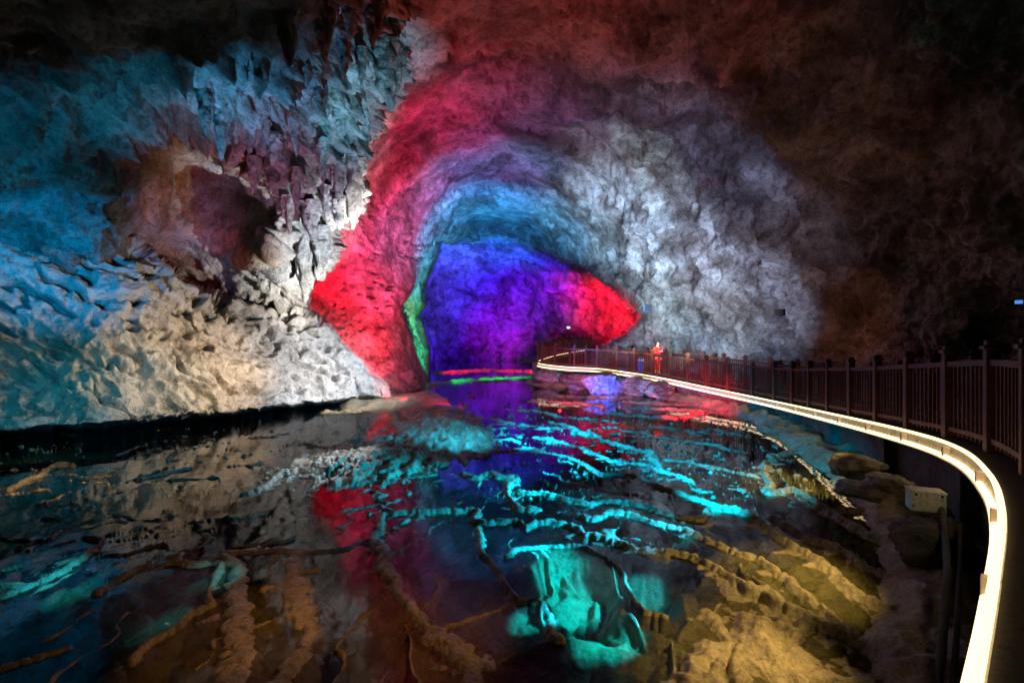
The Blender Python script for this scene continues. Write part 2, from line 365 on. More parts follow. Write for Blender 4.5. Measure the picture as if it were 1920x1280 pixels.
left_ctrl = [(770, 0, 12.5), (745, 180, 15), (690, 270, 16), (690, 400, 17), (620, 480, 17.5), (560, 560, 18), (560, 450, 16), (500, 470, 14.5), (520, 330, 14), (500, 200, 12), (500, 60, 9.5), (680, 60, 12),
             (350, 180, 10.5), (200, 100, 8.6), (0, 0, 7.2), (0, 200, 8.6), (0, 330, 10.2), (0, 450, 12), (200, 380, 12.2), (222, 455, 13), (262, 400, 14.3), (285, 325, 13.4), (255, 480, 14.9), (330, 400, 15.3), (340, 480, 16.4), (430, 520, 17.4), (450, 400, 16.2), (330, 300, 14.3), (225, 285, 11.4),
             (430, 300, 14), (-300, 0, 6), (-300, 400, 9), (500, -300, 6.5), (0, -300, 5), (400, 640, 21), (560, 650, 20), (100, 600, 15)]
o = sheet('cave_wall_left', -360, 800, -420, 700, 3, left_ctrl, d_left, M_left, poly=left_poly, curl=6, curlw=22, rag=8); o['kind'] = 'structure'

# flowstone bank
def d_bank(V, px, py, N):
    # diagonal scallops: stretch the lattice along the dip
    a = math.radians(38); u = V[..., 0]*math.cos(a)-V[..., 2]*math.sin(a); v = V[..., 0]*math.sin(a)+V[..., 2]*math.cos(a)
    q = np.stack([u*.75, v*1.9, V[..., 1]*.9], -1)
    q = q+np.stack([fbm(V*.8, 2), fbm(V*.8+9, 2), fbm(V*.8+19, 2)], -1)*.8
    q = q*np.array([1.05, 1.45, 1])
    wv = worley(q); dens = sstep(-.15, .2, fbm(V*.3+31, 2)+.08)
    low = sstep(600, 740, py+.12*(450-px))
    pit = -sstep(.44, .22, wv)*.85*dens*(1-.6*low)
    q2 = np.stack([u*1.8, v*4.2, V[..., 1]*2], -1)+fbm(V*1.5+77, 2)[..., None]*.8
    pit2 = -sstep(.45, .2, worley(q2))*.26*sstep(-.1, .2, fbm(V*.5+51, 2)+.05+.2*sstep(400, 600, px))*(1-.5*low)
    led = fbm(np.stack([u*.25, v*1.1, V[..., 1]*.3], -1)+4, 4)*.55
    cre = -sstep(.13, .02, np.abs(fbm(np.stack([u*.45, v*2.0, V[..., 1]*.45], -1)+61+fbm(V*.9+5, 2)[..., None]*.4, 3)))*.5*sstep(-.02, .18, fbm(V*.4+71, 2)+.1)*(1-.5*low)
    cre = cre+ridged(V*np.array([1.6, 1.6, 1.6])+3, 4, .6)*.10
    lip = np.interp(px, [-400, 0, 200, 400, 560, 650, 735], [826, 814, 803, 784, 766, 758, 750]); ed = 1-.9*sstep(-26, -2, py-lip)
    return (led*1.15+cre+pit*.75+pit2+fbm(V*1.4, 4, .55)*.2*(1-.4*low)+fbm(V*5, 3)*.05+fbm(V*.28+3, 2)*.5)*ed
bank_poly = [(-600, 350), (60, 372), (150, 392), (245, 430), (300, 480), (375, 535), (440, 548), (500, 575), (560, 568), (615, 598), (650, 640), (700, 690), (728, 722), (737, 752),
             (650, 758), (560, 766), (400, 784), (200, 803), (0, 814), (-600, 840)]
Z0 = .3
def lipD(py, z=Z0): return (CAMZ-z)*F/(py-CY)
bank_ctrl = [(-400, 830, 9.0), (0, 814, lipD(814, .46)), (200, 803, lipD(803, .38)), (400, 784, lipD(784, .28)), (560, 766, lipD(766, .16)), (650, 758, lipD(758, .1)), (735, 750, 18.6),
             (-400, 400, 9), (0, 400, 12), (0, 600, 11.6), (200, 600, 12.6), (240, 440, 14.2), (400, 650, 14.5), (400, 545, 16.3), (560, 575, 18.2), (560, 680, 17), (640, 640, 18.8), (690, 700, 19), (0, 740, 11.2), (300, 720, 12.9)]
o = sheet('rock_bank', -360, 780, 320, 850, 2.5, bank_ctrl, d_bank, M_bank, poly=bank_poly, curl=3.6, curlw=14, rag=2.5); o['kind'] = 'structure'

# ------------------------------------------------------------------ cave floor with rimstone dams
R = []   # (pixels, half width m, crest height m)
def rim(pts, w=.07, h=.05): R.append((pts, w, h))
rim([(957,767),(1020,773),(1056,783),(1091,785),(1150,790)], .10, .07)
rim([(889,783),(918,785),(950,793),(985,797),(1013,803),(1063,803)], .08, .06)
rim([(1027,793),(1063,797),(1091,813),(1120,820),(1155,833),(1190,845),(1219,847),(1240,884)], .1, .08)
rim([(996,820),(1035,822),(1070,835),(1120,850)], .07, .06); rim([(925,822),(960,824),(981,833)], .06, .05)
rim([(914,845),(950,846),(996,842),(1017,845),(1045,854),(1074,861),(1105,877),(1127,893),(1162,893),(1194,893),(1222,909),(1280,925),(1330,945),(1400,960)], .07, .06)
rim([(1088,842),(1116,852),(1148,866),(1198,870),(1240,884),(1300,905)], .07, .06)
rim([(865,891),(896,898),(925,888),(942,898),(974,898),(953,912),(950,940),(974,955),(1003,953)], .1, .07)
rim([(974,920),(1013,925),(1049,934),(1074,941),(1112,948),(1144,941),(1176,944),(1208,951),(1240,962),(1258,967),(1313,975),(1337,957),(1392,959)], .07, .06)
rim([(772,964),(843,962),(893,958),(903,966),(893,976),(914,983),(946,980),(967,980),(985,989),(1010,980),(1038,980),(1060,987),(1095,1003),(1155,1015),(1202,1035),(1258,1039),(1305,1052),(1337,1066),(1372,1090),(1397,1107),(1447,1113),(1470,1143),(1513,1160),(1547,1173),(1597,1193),(1647,1233),(1713,1260)], .075, .07)
rim([(1074,966),(1112,974),(1141,964),(1180,964),(1230,985),(1290,1000),(1363,1030),(1423,1047),(1453,1073),(1487,1093),(1520,1123),(1553,1150),(1580,1180)], .075, .06)
rim([(949,1046),(976,1027),(1020,1023),(1067,1023),(1099,1029),(1131,1050),(1170,1078),(1190,1130),(1210,1157),(1258,1157)], .045, .04)
rim([(897,990),(905,1030),(913,1048),(937,1078),(957,1110),(976,1130),(1016,1137),(1036,1177),(1052,1200)], .06, .05)
rim([(763,961),(719,967),(707,1011),(719,1058),(743,1098),(763,1133),(790,1161),(818,1193),(862,1213),(890,1290)], .12, .05)
rim([(838,1173),(897,1153),(957,1133)], .05, .02)
rim([(1380,955),(1423,983),(1460,1007),(1493,1027),(1533,1053),(1567,1080),(1600,1113),(1640,1137),(1700,1160)], .09, .08)
rim([(1450,972),(1473,987),(1513,1007),(1553,1027),(1593,1050),(1640,1073),(1707,1103)], .08, .07)
rim([(1547,1173),(1520,1170),(1487,1197),(1467,1177),(1420,1167),(1380,1150),(1397,1193),(1380,1243),(1390,1290)], .09, .07)
rim([(1323,1147),(1347,1187),(1363,1210),(1330,1290)], .08, .05)
rim([(1397,1107),(1440,1130),(1480,1150)], .11, .1)
rim([(1447,927),(1487,920),(1513,933),(1540,953),(1580,960),(1613,957)], .08, .07)
rim([(1540,953),(1600,990),(1640,1010)], .1, .08)
rim([(1417,773),(1436,785),(1450,807),(1473,821),(1504,827)], .2, .16)
rim([(1431,877),(1447,855),(1473,849),(1515,849)], .09, .07); rim([(1431,877),(1440,900),(1447,927)], .09, .07)
rim([(560,834),(588,833),(617,843),(645,849),(700,845)], .06, .05)
rim([(610,773),(648,774),(695,765),(716,762),(755,767),(800,775)], .14, .1)
rim([(755,767),(737,783),(748,796),(772,803)], .12, .1)
rim([(11,920),(45,905),(82,886),(112,871),(139,873)], .09, .06); rim([(30,1032),(56,1019),(90,1014),(105,999)], .05, .04)
rim([(161,1006),(187,1021),(176,1040),(124,1070),(75,1092),(0,1122)], .07, .05)
rim([(322,1055),(360,1059),(416,1055),(405,1085),(394,1111),(401,1134),(356,1156),(311,1190),(277,1209),(244,1246)], .06, .05)
rim([(416,1036),(450,1062),(442,1119),(446,1130),(450,1180),(440,1290)], .14, .035)
rim([(416,1036),(525,1032),(562,1040),(555,1044),(547,1081),(559,1119),(562,1137),(590,1190),(544,1250),(506,1290)], .14, .035)
rim([(465,927),(502,909),(525,890),(560,880),(620,895)], .1, .07)
rim([(0,1261),(67,1235),(127,1216)], .05, .03); rim([(180,1115),(210,1096),(240,1077),(270,1059)], .06, .04)
rim([(259,901),(319,886),(356,879)], .09, .05); rim([(562,1040),(640,1030),(707,1011)], .08, .03)
rim([(640,960),(700,950),(772,964)], .08, .03); rim([(1060,905),(1110,912),(1160,925),(1210,930)], .05, .03)
rim([(808,722),(870,713),(950,709),(1050,705)], .4, .16); rim([(820,700),(900,694),(1000,697)], .5, .2); rim([(900,716),(980,712),(1040,709)], .3, .12)
rim([(1150,752),(1230,757),(1300,760),(1380,762),(1430,770)], .14, .1); rim([(1190,764),(1260,768),(1340,773),(1400,780)], .12, .09); rim([(1040,742),(1110,746),(1180,745)], .14, .1); rim([(1000,752),(1080,756),(1130,762)], .12, .09)
rim([(1240,800),(1300,812),(1340,806),(1390,815)], .09, .07); rim([(1150,775),(1230,783),(1290,780),(1330,772)], .1, .08)
rim([(1130,800),(1200,812),(1260,825),(1330,832),(1400,850)], .08, .05)
rim([(1250,862),(1300,868),(1350,880),(1420,895)], .08, .05)

# walkway edge path: photo pixel of the lit edge, height of the deck relative to the eye
WALK = [(1790, 1700, -1.22), (1852, 1280, -1.24), (1880, 1090, -1.25), (1889, 960, -1.25), (1862, 890, -1.27), (1800, 840, -1.3), (1700, 808, -1.42), (1560, 776, -1.68), (1440, 750, -1.95), (1330, 727, -1.88), (1226, 706, -1.72),
        (1130, 692, -1.55), (1060, 688, -1.46), (1010, 681, -1.33), (1022, 673, -1.12), (1060, 663, -.9), (1110, 655, -.7)]
wp = []
for x, y, z in WALK:
    D = -z*F/(y-CY); wp.append(Vector(((x-CX)/F*D, D, CAMZ+z)))
def resample(pts, step):
    # Catmull-Rom then constant spacing
    dense = []
    n = len(pts)
    for i in range(n-1):
        p0, p1, p2, p3 = pts[max(i-1, 0)], pts[i], pts[i+1], pts[min(i+2, n-1)]
        for k in range(16):
            t = k/16; dense.append(.5*((2*p1)+(p2-p0)*t+(2*p0-5*p1+4*p2-p3)*t*t+(3*p1-p0-3*p2+p3)*t**3))
    dense.append(pts[-1])
    out = [dense[0]]; acc = 0
    for a, b in zip(dense, dense[1:]):
        d = (b-a).length
        while acc+d >= step and d > 0:
            a = a.lerp(b, (step-acc)/d); out.append(a.copy()); d = (b-a).length; acc = 0
        acc += d
    return out
edge = resample(wp, .25)
def offset_path(path, off):
    out = []
    for i, p in enumerate(path):
        t = (path[min(i+2, len(path)-1)]-path[max(i-2, 0)]); t.z = 0; t.normalize()
        out.append(p+Vector((t.y, -t.x, 0))*off)
    return out

def build_floor():
    xs = np.arange(-240, 2160, 3.0); ys = np.concatenate([np.arange(666, 900, .9), np.arange(900, 1060, 1.5), np.arange(1060, 1500, 2.6)])
    px, py = np.meshgrid(xs, ys); D = CAMZ*F/(py-CY); X = (px-CX)/F*D; Y = D
    Z = np.zeros_like(X)
    Pn = np.stack([X, Y, Z], -1)
    wxn = fbm(Pn*1.6+3, 3)*.20+perlin(Pn*6)*.03; wyn = fbm(Pn*1.6+33, 3)*.26+perlin(Pn*6+50)*.04
    sc = np.clip(D/9, .5, 1.6)
    XW = X+wxn*sc; YW = Y+wyn*sc
    base = -.26+fbm(Pn*.7, 4)*.26+fbm(Pn*2.4+8, 4)*.09
    z = base.copy()
    bead = perlin(Pn*7.5+2)
    for pts, wd, h in R:
        w3 = [G0(*p) for p in pts]
        mx = [p[0] for p in w3]; my = [p[1] for p in w3]
        m = (XW > min(mx)-1.2) & (XW < max(mx)+1.2) & (YW > min(my)-1.2) & (YW < max(my)+1.2)
        if not m.any(): continue
        qx, qy = XW[m], YW[m]; d = np.full(qx.shape, 9.); s = np.zeros_like(qx); sg = np.zeros_like(qx); acc = 0
        for (x0, y0), (x1, y1) in zip(w3, w3[1:]):
            ex, ey = x1-x0, y1-y0; l = math.hypot(ex, ey)+1e-6
            t = np.clip(((qx-x0)*ex+(qy-y0)*ey)/(l*l), 0, 1); dd = np.hypot(qx-x0-t*ex, qy-y0-t*ey)
            b = dd < d; d[b] = dd[b]; s[b] = acc+t[b]*l; sg[b] = ((qx-x0)*ey-(qy-y0)*ex)[b]; acc += l
        k = np.abs(np.sin(s*math.pi/(wd*1.9)+bead[m]*2.2))**.5
        ww = wd*(.42+.5*k)*(1.0+.85*perlin(np.stack([s*1.3, s*0+wd*9, d*0], -1))+.3*bead[m])
        prof = h*(.55+.5*k)-(np.clip(d/ww, 0, None)**2.4)*.07
        flute = perlin(np.stack([s*5, d*1.5, d*0+len(pts)], -1))*.07+perlin(np.stack([s*15, d*2.5, d*0], -1))*.03
        gent = h*.5-.02-d*.22+flute*sstep(.02, .2, d)-.12*sstep(.35, .6, d)
        steep = h*.4-.05-(d*.8)**.8*.6+flute*sstep(0, .2, d)
        sk = np.where(sg > 0, gent, steep)
        prof = np.where(d > ww, np.maximum(prof, sk), prof)
        z[m] = np.maximum(z[m], np.maximum(prof, base[m]))
    # procedural dams: contour lines of a warped ramp, mostly in the middle and far pools
    phi = (Y*.95+X*.35)+fbm(Pn*.45+60, 3)*3.2+fbm(Pn*1.5+20, 2)*.6
    fr = np.abs((phi*.62) % 1-.5)*2; gl = 1.
    far = sstep(9, 14, D)*sstep(60, 36, D)
    brk = sstep(-.25, .1, fbm(Pn*.6+90, 2)+.06)
    dam = (.075-(1-sstep(0, 1, (fr-.86)/.14))*.45)*1.0
    z = np.where((far*brk > .5) & (X > -5), np.maximum(z, dam+fbm(Pn*3+70, 3)*.06), z)
    bas = np.clip(sdf_poly(px, py, [(930, 1050), (1010, 1015), (1120, 1030), (1260, 1060), (1290, 1160), (1220, 1250), (1080, 1250), (990, 1190)])/40, 0, 1)
    fl = ridged(np.stack([X*2.3+fbm(Pn*1.3, 2)*.8, Y*.45, Y*0+4.4], -1), 3)
    z = z+bas*((fl-.55)*.34-.05)*(z < .0)
    # close thin dams of the near pools, running towards the viewer
    ph3 = X*1.5-Y*.22+fbm(Pn*.9+140, 3)*1.5+fbm(Pn*3+41, 2)*.22
    f3 = np.abs(ph3 % 1-.5)*2; nearm = sstep(9.5, 7.5, D)*sstep(-.3, .05, fbm(Pn*.8+160, 2)+.08)
    dam3 = .012-(1-sstep(0, 1, (f3-.7)/.3))*.2+perlin(Pn*6+30)*.03+perlin(Pn*15+31)*.012
    z = np.where((nearm > .5) & (bas < .01), np.maximum(z, dam3), z)
    ph4 = Y*1.0-X*.42+fbm(Pn*.55+210, 3)*2.6+fbm(Pn*2.4+51, 2)*.3
    f4 = np.abs((ph4*.95) % 1-.5)*2; lm = sstep(4.2, 5, D)*sstep(14.5, 12, D)*sstep(-.9, -1.6, X)*sstep(-.22, .0, fbm(Pn*.7+260, 2)+.03)
    dam4 = .028-(1-sstep(0, 1, (f4-.72)/.28))*.2+perlin(Pn*5+30)*.05+perlin(Pn*13+31)*.015
    z = np.where(lm > .5, np.maximum(z, dam4), z)
    # middle cyan slope, small crenellated dams
    mid = sstep(6.5, 8, D)*sstep(17, 14, D)*sstep(-1.6, .2, X)
    fr2 = np.abs((phi*1.6+.3+fbm(Pn*3.2+5, 2)*.35) % 1-.5)*2
    dam2 = .055-(1-sstep(0, 1, (fr2-.8)/.2))*.3+fbm(Pn*4+10, 3)*.05
    z = np.where(mid > .5, np.maximum(z, dam2), z)
    # cyan lit outcrop left of centre
    poly = [(560, 880), (606, 868), (650, 858), (698, 842), (744, 818), (800, 776), (868, 786), (914, 820), (907, 845), (861, 846), (787, 872), (702, 898), (606, 894)]
    sd = sdf_poly(px+perlin(np.stack([px/25, py/12, px*0], -1))*16, py+perlin(np.stack([px/25, py/12, px*0+7], -1))*6, poly)
    z = np.maximum(z, np.where(sd > -30, np.clip(sd/16, -2, 1)*.10+.0+np.clip(sd, 0, 30)/30*.04+fbm(Pn*np.array([2.5, 1.2, 1]), 4)*.2+ridged(Pn*np.array([3.5, 1.6, 1])+4, 5, .6)*.16+fbm(Pn*5, 4, .6)*.1, -9))
    # red dark shore below the red wall
    poly = [(600, 745), (700, 752), (760, 738), (815, 735), (850, 762), (884, 782), (840, 790), (790, 778), (745, 772), (650, 768)]
    sd = sdf_poly(px, py, poly)
    z = np.maximum(z, np.where(sd > -25, np.clip(sd/8, -2, 1)*.2+fbm(Pn*.9+3, 4)*.25, -9))
    # brown shoals at lower right
    poly = [(1230, 1300), (1250, 1210), (1320, 1170), (1400, 1120), (1480, 1130), (1560, 1190), (1660, 1240), (1700, 1300)]
    sd = sdf_poly(px, py, poly); z = np.maximum(z, np.where(sd > -60, np.clip(sd/60, -2, 1)*.09-.035+fbm(Pn*2.6+5, 4)*.2, -9))
    poly = [(850, 1300), (800, 1200), (880, 1160), (1000, 1180), (1080, 1230), (1240, 1240), (1230, 1320)]
    sd = sdf_poly(px, py, poly); z = np.maximum(z, np.where(sd > -60, np.clip(sd/60, -2, 1)*.06-.11+fbm(Pn*2.2+15, 4)*.16, -9))
    # rocky shore under the walkway, rising to its foot
    ep = np.array([(p.x, p.y) for p in edge[::3]]); dd = np.full(X.shape, 99.)
    for k in range(len(ep)-1):
        ex, ey = ep[k+1]-ep[k]; l2 = ex*ex+ey*ey+1e-9; t = np.clip(((X-ep[k, 0])*ex+(Y-ep[k, 1])*ey)/l2, 0, 1)
        dd = np.minimum(dd, np.hypot(X-ep[k, 0]-t*ex, Y-ep[k, 1]-t*ey))
    nr = ridged(Pn*.9+2, 4)*.5+fbm(Pn*2.5, 3)*.2
    z = np.maximum(z, sstep(1.5, .2, dd)*(.22+.45*nr)-.32*sstep(.5, 1.4, dd)-.1+0*dd-(dd > 1.6)*9)
    z = np.maximum(z, np.where((X > 9.5) & (Y > 6), -.1+(X-9.5)*.4+nr*.3, -9))
    z += fbm(Pn*9, 4, .6)*.022-np.clip(fbm(Pn*1.1+44, 4, .6)+.02, 0, 1)*.55*sstep(25, 28, D)
    return grid_mesh('cave_floor', np.stack([X, Y, z], -1), None, M_floor)
o = build_floor(); o['kind'] = 'structure'

# water
def water():
    m = bpy.data.materials.new('clear_still_water'); m.use_nodes = True; nt = m.node_tree; N = nt.nodes; L = nt.links; N.clear()
    out = N.new('ShaderNodeOutputMaterial'); mix = N.new('ShaderNodeMixShader'); fr = N.new('ShaderNodeFresnel'); fr.inputs[0].default_value = 1.36
    tr = N.new('ShaderNodeBsdfTransparent'); tr.inputs[0].default_value = (.62, .64, .54, 1)
    gl = N.new('ShaderNodeBsdfGlossy'); gl.inputs['Roughness'].default_value = .015; gl.inputs[0].default_value = (1, 1, 1, 1)
    nz = N.new('ShaderNodeTexNoise'); nz.inputs['Scale'].default_value = 2.2; nz.inputs['Detail'].default_value = 3
    tc = N.new('ShaderNodeTexCoord'); L.new(tc.outputs['Object'], nz.inputs['Vector'])
    bp = N.new('ShaderNodeBump'); bp.inputs['Strength'].default_value = .3; bp.inputs['Distance'].default_value = .015
    L.new(nz.outputs['Fac'], bp.inputs['Height']); L.new(bp.outputs[0], gl.inputs['Normal']); L.new(bp.outputs[0], fr.inputs['Normal'])
    L.new(fr.outputs[0], mix.inputs[0]); L.new(tr.outputs[0], mix.inputs[1]); L.new(gl.outputs[0], mix.inputs[2]); L.new(mix.outputs[0], out.inputs[0])
    return m
xs = np.linspace(-40, 40, 3); ys = np.linspace(-1, 90, 3); gx, gy = np.meshgrid(xs, ys)
o = grid_mesh('pool_water', np.stack([gx, gy, gx*0], -1)[::-1].copy(), None, water()); o['kind'] = 'structure'

# ------------------------------------------------------------------ object helpers
def tag(o, label=None, cat=None, group=None, kind=None):
    if label: o['label'] = label
    if cat: o['category'] = cat
    if group: o['group'] = group
    if kind: o['kind'] = kind
    return o
def empty(name, loc, rz=0):
    o = bpy.data.objects.new(name, None); C.objects.link(o); o.location = loc; o.rotation_euler = (0, 0, rz); o.empty_display_size = .1; return o
def link(name, bm, m, parent=None, smooth=False):
    me = bpy.data.meshes.new(name); bm.normal_update(); bm.to_mesh(me); bm.free()
    for mm in (m if isinstance(m, list) else [m]): me.materials.append(mm)
    if smooth:
        for p in me.polygons: p.use_smooth = True
    o = bpy.data.objects.new(name, me); C.objects.link(o)
    if parent: o.parent = parent
    return o
def box(bm, c, s, rot=None, bev=0.0):
    r = bmesh.ops.create_cube(bm, size=1); M = Matrix.Diagonal((*s, 1))
    if rot is not None: M = rot.to_4x4() @ M
    bmesh.ops.transform(bm, matrix=Matrix.Translation(c) @ M, verts=r['verts'])
    if bev:
        es = list({e for v in r['verts'] for e in v.link_edges}); bmesh.ops.bevel(bm, geom=es, offset=bev, segments=2, affect='EDGES', profile=.6)
def sweep(bm, pts, prof, cap=True):
    """sweep a closed profile of (side, up) pairs along a path"""
    rings = []
    n = len(pts)
    for i, p in enumerate(pts):
        t = pts[min(i+1, n-1)]-pts[max(i-1, 0)]; t.normalize()
        sd = Vector((t.y, -t.x, 0)); sd.normalize() if sd.length > 1e-6 else None
        up = Vector((0, 0, 1))
        rings.append([bm.verts.new(p+sd*a+up*b) for a, b in prof])
    m = len(prof)
    for r0, r1 in zip(rings, rings[1:]):
        for k in range(m): bm.faces.new((r0[k], r0[(k+1) % m], r1[(k+1) % m], r1[k]))
    if cap: bm.faces.new(rings[0][::-1]); bm.faces.new(rings[-1])
def circ(r, n=8, a=0, b=0): return [(a+r*math.cos(2*math.pi*k/n), b+r*math.sin(2*math.pi*k/n)) for k in range(n)]
def rect(a0, a1, b0, b1): return [(a0, b0), (a1, b0), (a1, b1), (a0, b1)]
def tube(bm, pts, r, n=8):
    pts = [Vector(p) for p in pts]; rings = []
    for i, p in enumerate(pts):
        t = (pts[min(i+1, len(pts)-1)]-pts[max(i-1, 0)]).normalized(); a = t.orthogonal().normalized(); b = t.cross(a)
        rr = r[i] if isinstance(r, (list, tuple)) else r
        rings.append([bm.verts.new(p+a*rr*math.cos(2*math.pi*k/n)+b*rr*math.sin(2*math.pi*k/n)) for k in range(n)])
    for r0, r1 in zip(rings, rings[1:]):
        for k in range(n): bm.faces.new((r0[k], r0[(k+1) % n], r1[(k+1) % n], r1[k]))
    bm.faces.new(rings[0][::-1]); bm.faces.new(rings[-1])

M_wood = rock('stained_fence_wood', [(.2, (.035, .012, .006)), (.5, (.12, .038, .02)), (.8, (.2, .07, .035))], scale=3, bump=.3, rough=(.45, .75), bdist=.01)
M_deck = rock('deck_boards', [(.2, (.02, .014, .01)), (.5, (.05, .034, .024)), (.8, (.09, .06, .04))], scale=3, bump=.3, bdist=.01)
M_tube = mat('warm_led_tube', (1, .9, .8), .4, emit=(1, .74, .38), es=2.3)
M_panel = rock('trough_panel', [(.2, (.3, .27, .2)), (.5, (.55, .5, .38)), (.8, (.7, .66, .55))], scale=3, bump=.1, bdist=.005)
M_brk = mat('trough_bracket', (.85, .66, .52), .6)
M_black = mat('black_lamp_housing', (.012, .012, .014), .45)
M_grey = rock('grey_painted_metal', [(.2, (.6, .62, .6)), (.5, (.72, .74, .72)), (.8, (.8, .82, .8))], scale=6, bump=.08, rough=(.35, .5), bdist=.003)
M_pipe = rock('dusty_conduit', [(.2, (.03, .03, .03)), (.5, (.06, .06, .06)), (.8, (.1, .1, .1))], scale=5, bump=.2, bdist=.004)
def emis(name, col, s): return mat(name, col, .3, emit=col, es=s)

# ------------------------------------------------------------------ walkway
i_end = min(range(len(edge)), key=lambda i: (edge[i]-wp[13]).length)
front = edge[:i_end+1]; climb = edge[i_end+2:]
def build_walk(path, off, name, k=1):
    root = empty(name, path[0]); root['kind'] = 'structure'
    base = root.location.copy()
    loc = [p-base for p in path]
    bm = bmesh.new(); sweep(bm, loc, rect(.0, off, -.10, 0) if off > 0 else rect(off, 0, -.10, 0)); link('deck', bm, M_deck, root)
    bm = bmesh.new(); s = 1 if off > 0 else -1
    a, b = sorted((.16*s, .5*s)); sweep(bm, loc, rect(a, b, -2.4, -.102)); wl = link('retaining_wall', bm, M_stone, root)
    bm = bmesh.new()
    for i in range(4, len(path)-2, 11):
        t = (path[i+1]-path[i-1]); R3 = Matrix.Rotation(math.atan2(t.y, t.x), 3, 'Z'); n = Vector((t.y, -t.x, 0)).normalized()
        box(bm, loc[i]+n*.12*s+Vector((0, 0, -1.24)), (.34, .3, 2.2), R3, .02)
    link('pier', bm, M_stone, root)
    return root
build_walk(front, 2.0, 'walkway'); build_walk(climb, -1.6, 'walkway')

def build_strip(path, label, grp):
    root = empty('light_strip', path[0]); tag(root, label, 'light strip', grp); base = root.location.copy(); loc = [p-base for p in path]
    bm = bmesh.new(); sweep(bm, loc, circ(.022, 8, -.03, .012)); link('upper_tube', bm, M_tube, root, True)
    bm = bmesh.new(); sweep(bm, loc, circ(.03, 8, -.06, -.16)); link('lower_tube', bm, M_tube, root, True)
    bm = bmesh.new(); sweep(bm, loc, [(-.012, -.012), (-.012, -.06), (-.03, -.185), (-.09, -.195), (-.09, -.203), (-.025, -.197), (-.003, -.07), (-.003, -.012)]); link('trough', bm, M_panel, root)
    for i in range(3, len(path)-2, 6):
        t = (path[i+1]-path[i-1]); R3 = Matrix.Rotation(math.atan2(t.y, t.x), 3, 'Z'); n = Vector((t.y, -t.x, 0)).normalized()
        bm = bmesh.new(); box(bm, loc[i]+n*-.045+Vector((0, 0, -.10)), (.06, .085, .12), R3, .008); link('bracket', bm, M_brk, root)
    return root
build_strip(front, 'long glowing white light strip along the water side edge of the walkway', 'light strips on the walkway edges')
build_strip(climb, 'short glowing light strip on the far flight climbing right behind the fence', 'light strips on the walkway edges')

def build_fence(path, label, H=1.08, post_gap=1.3):
    root = empty('fence', path[0]); tag(root, label, 'fence', 'wooden fences along the walkway'); base = root.location.copy(); loc = [p-base for p in path]
    L = [0]
    for a, b in zip(loc, loc[1:]): L.append(L[-1]+(b-a).length)
    def at(s):
        s = min(max(s, 0), L[-1]-1e-4); i = max(j for j in range(len(L)) if L[j] <= s); i = min(i, len(L)-2)
        f = (s-L[i])/(L[i+1]-L[i]); p = loc[i].lerp(loc[i+1], f); t = loc[i+1]-loc[i]; return p, Matrix.Rotation(math.atan2(t.y, t.x), 3, 'Z')
    n = max(2, round(L[-1]/post_gap)); g = L[-1]/n
    up = Vector((0, 0, 1))
    bm = bmesh.new(); sweep(bm, loc, rect(-.035, .035, H-.07, H)); link('top_rail', bm, M_wood, root)
    bm = bmesh.new(); sweep(bm, loc, rect(-.022, .022, .10, .16)); link('bottom_rail', bm, M_wood, root)
    for k in range(n+1):
        p, r = at(k*g)
        bm = bmesh.new(); box(bm, p+up*(H+.12)/2, (.12, .12, H+.12), r, .008); po = link('post', bm, M_wood, root)
        bm = bmesh.new(); box(bm, p+up*(H+.145), (.17, .17, .045), r, .01); box(bm, p+up*(H+.20), (.11, .11, .06), r, .02); link('post_cap', bm, M_wood, po)
    for k in range(n):
        m = max(3, round((g-.12)/.125)); bm = bmesh.new()
        for j in range(1, m):
            q, r = at(k*g+.06+(g-.12)*j/m); box(bm, q+up*(.05+(H-.122)/2), (.026, .024, H-.125), r)
        link('baluster_panel', bm, M_wood, root)
    return root
build_fence(offset_path(front, .26), 'dark brown wooden fence on the water side of the walkway, above the light strip')
build_fence(offset_path(front, 1.9)[14:-4], 'dark brown wooden fence on the wall side of the walkway, behind the person in red')
build_fence(offset_path(climb, -.1), 'small far dark fence climbing to the right in front of the red recess')

# ------------------------------------------------------------------ boulders, stalactites
def boulder(px, py, D, size, label, sc=(1.5, 1, .8), seed=0, m=None):
    bm = bmesh.new(); bmesh.ops.create_icosphere(bm, subdivisions=5, radius=1)
    co = np.array([v.co[:] for v in bm.verts]); n = fbm(co*1.1+seed*7.3, 4)*.55+(worley(co*1.6+seed)-.5)*.3+fbm(co*6+seed, 3)*.05
    co = co*(1+n[:, None])*np.array(sc)*size; co[:, 2] = np.where(co[:, 2] > .35*size*sc[2], co[:, 2]*.6+.14*size*sc[2], co[:, 2])
    for v, c in zip(bm.verts, co): v.co = c
    o = link('boulder', bm, m or M_vault, None, True); o.location = P(px, py, D); o.rotation_euler = (0, 0, seed)
    return tag(o, label, 'boulder', 'boulders below the walkway')
boulder(1132, 716, 22.8, .85, 'blue lit craggy boulder at the water below the far end of the walkway', seed=1)
boulder(1192, 721, 21.6, .62, 'rounded boulder faintly lit cyan just right of the blue one', seed=2.2)
boulder(1084, 712, 24.4, .62, 'dark grey boulder between the green floodlight and the blue lit boulder', seed=3.1)
boulder(1238, 730, 20.6, .6, 'brown grey boulder below the feet of the person in red', seed=4.4)
boulder(1030, 703, 26.5, .6, 'dark boulder under the left tip of the walkway', seed=5.7)
boulder(1605, 872, 7.3, .3, 'pale brown rock on the shore right of the golden shallow pool', (1.2, 1, .7), seed=6.1, m=M_floor)
boulder(1668, 905, 6.0, .22, 'flat pale rock under the walkway left of the grey box', (1.3, 1, .6), seed=7.9, m=M_floor)
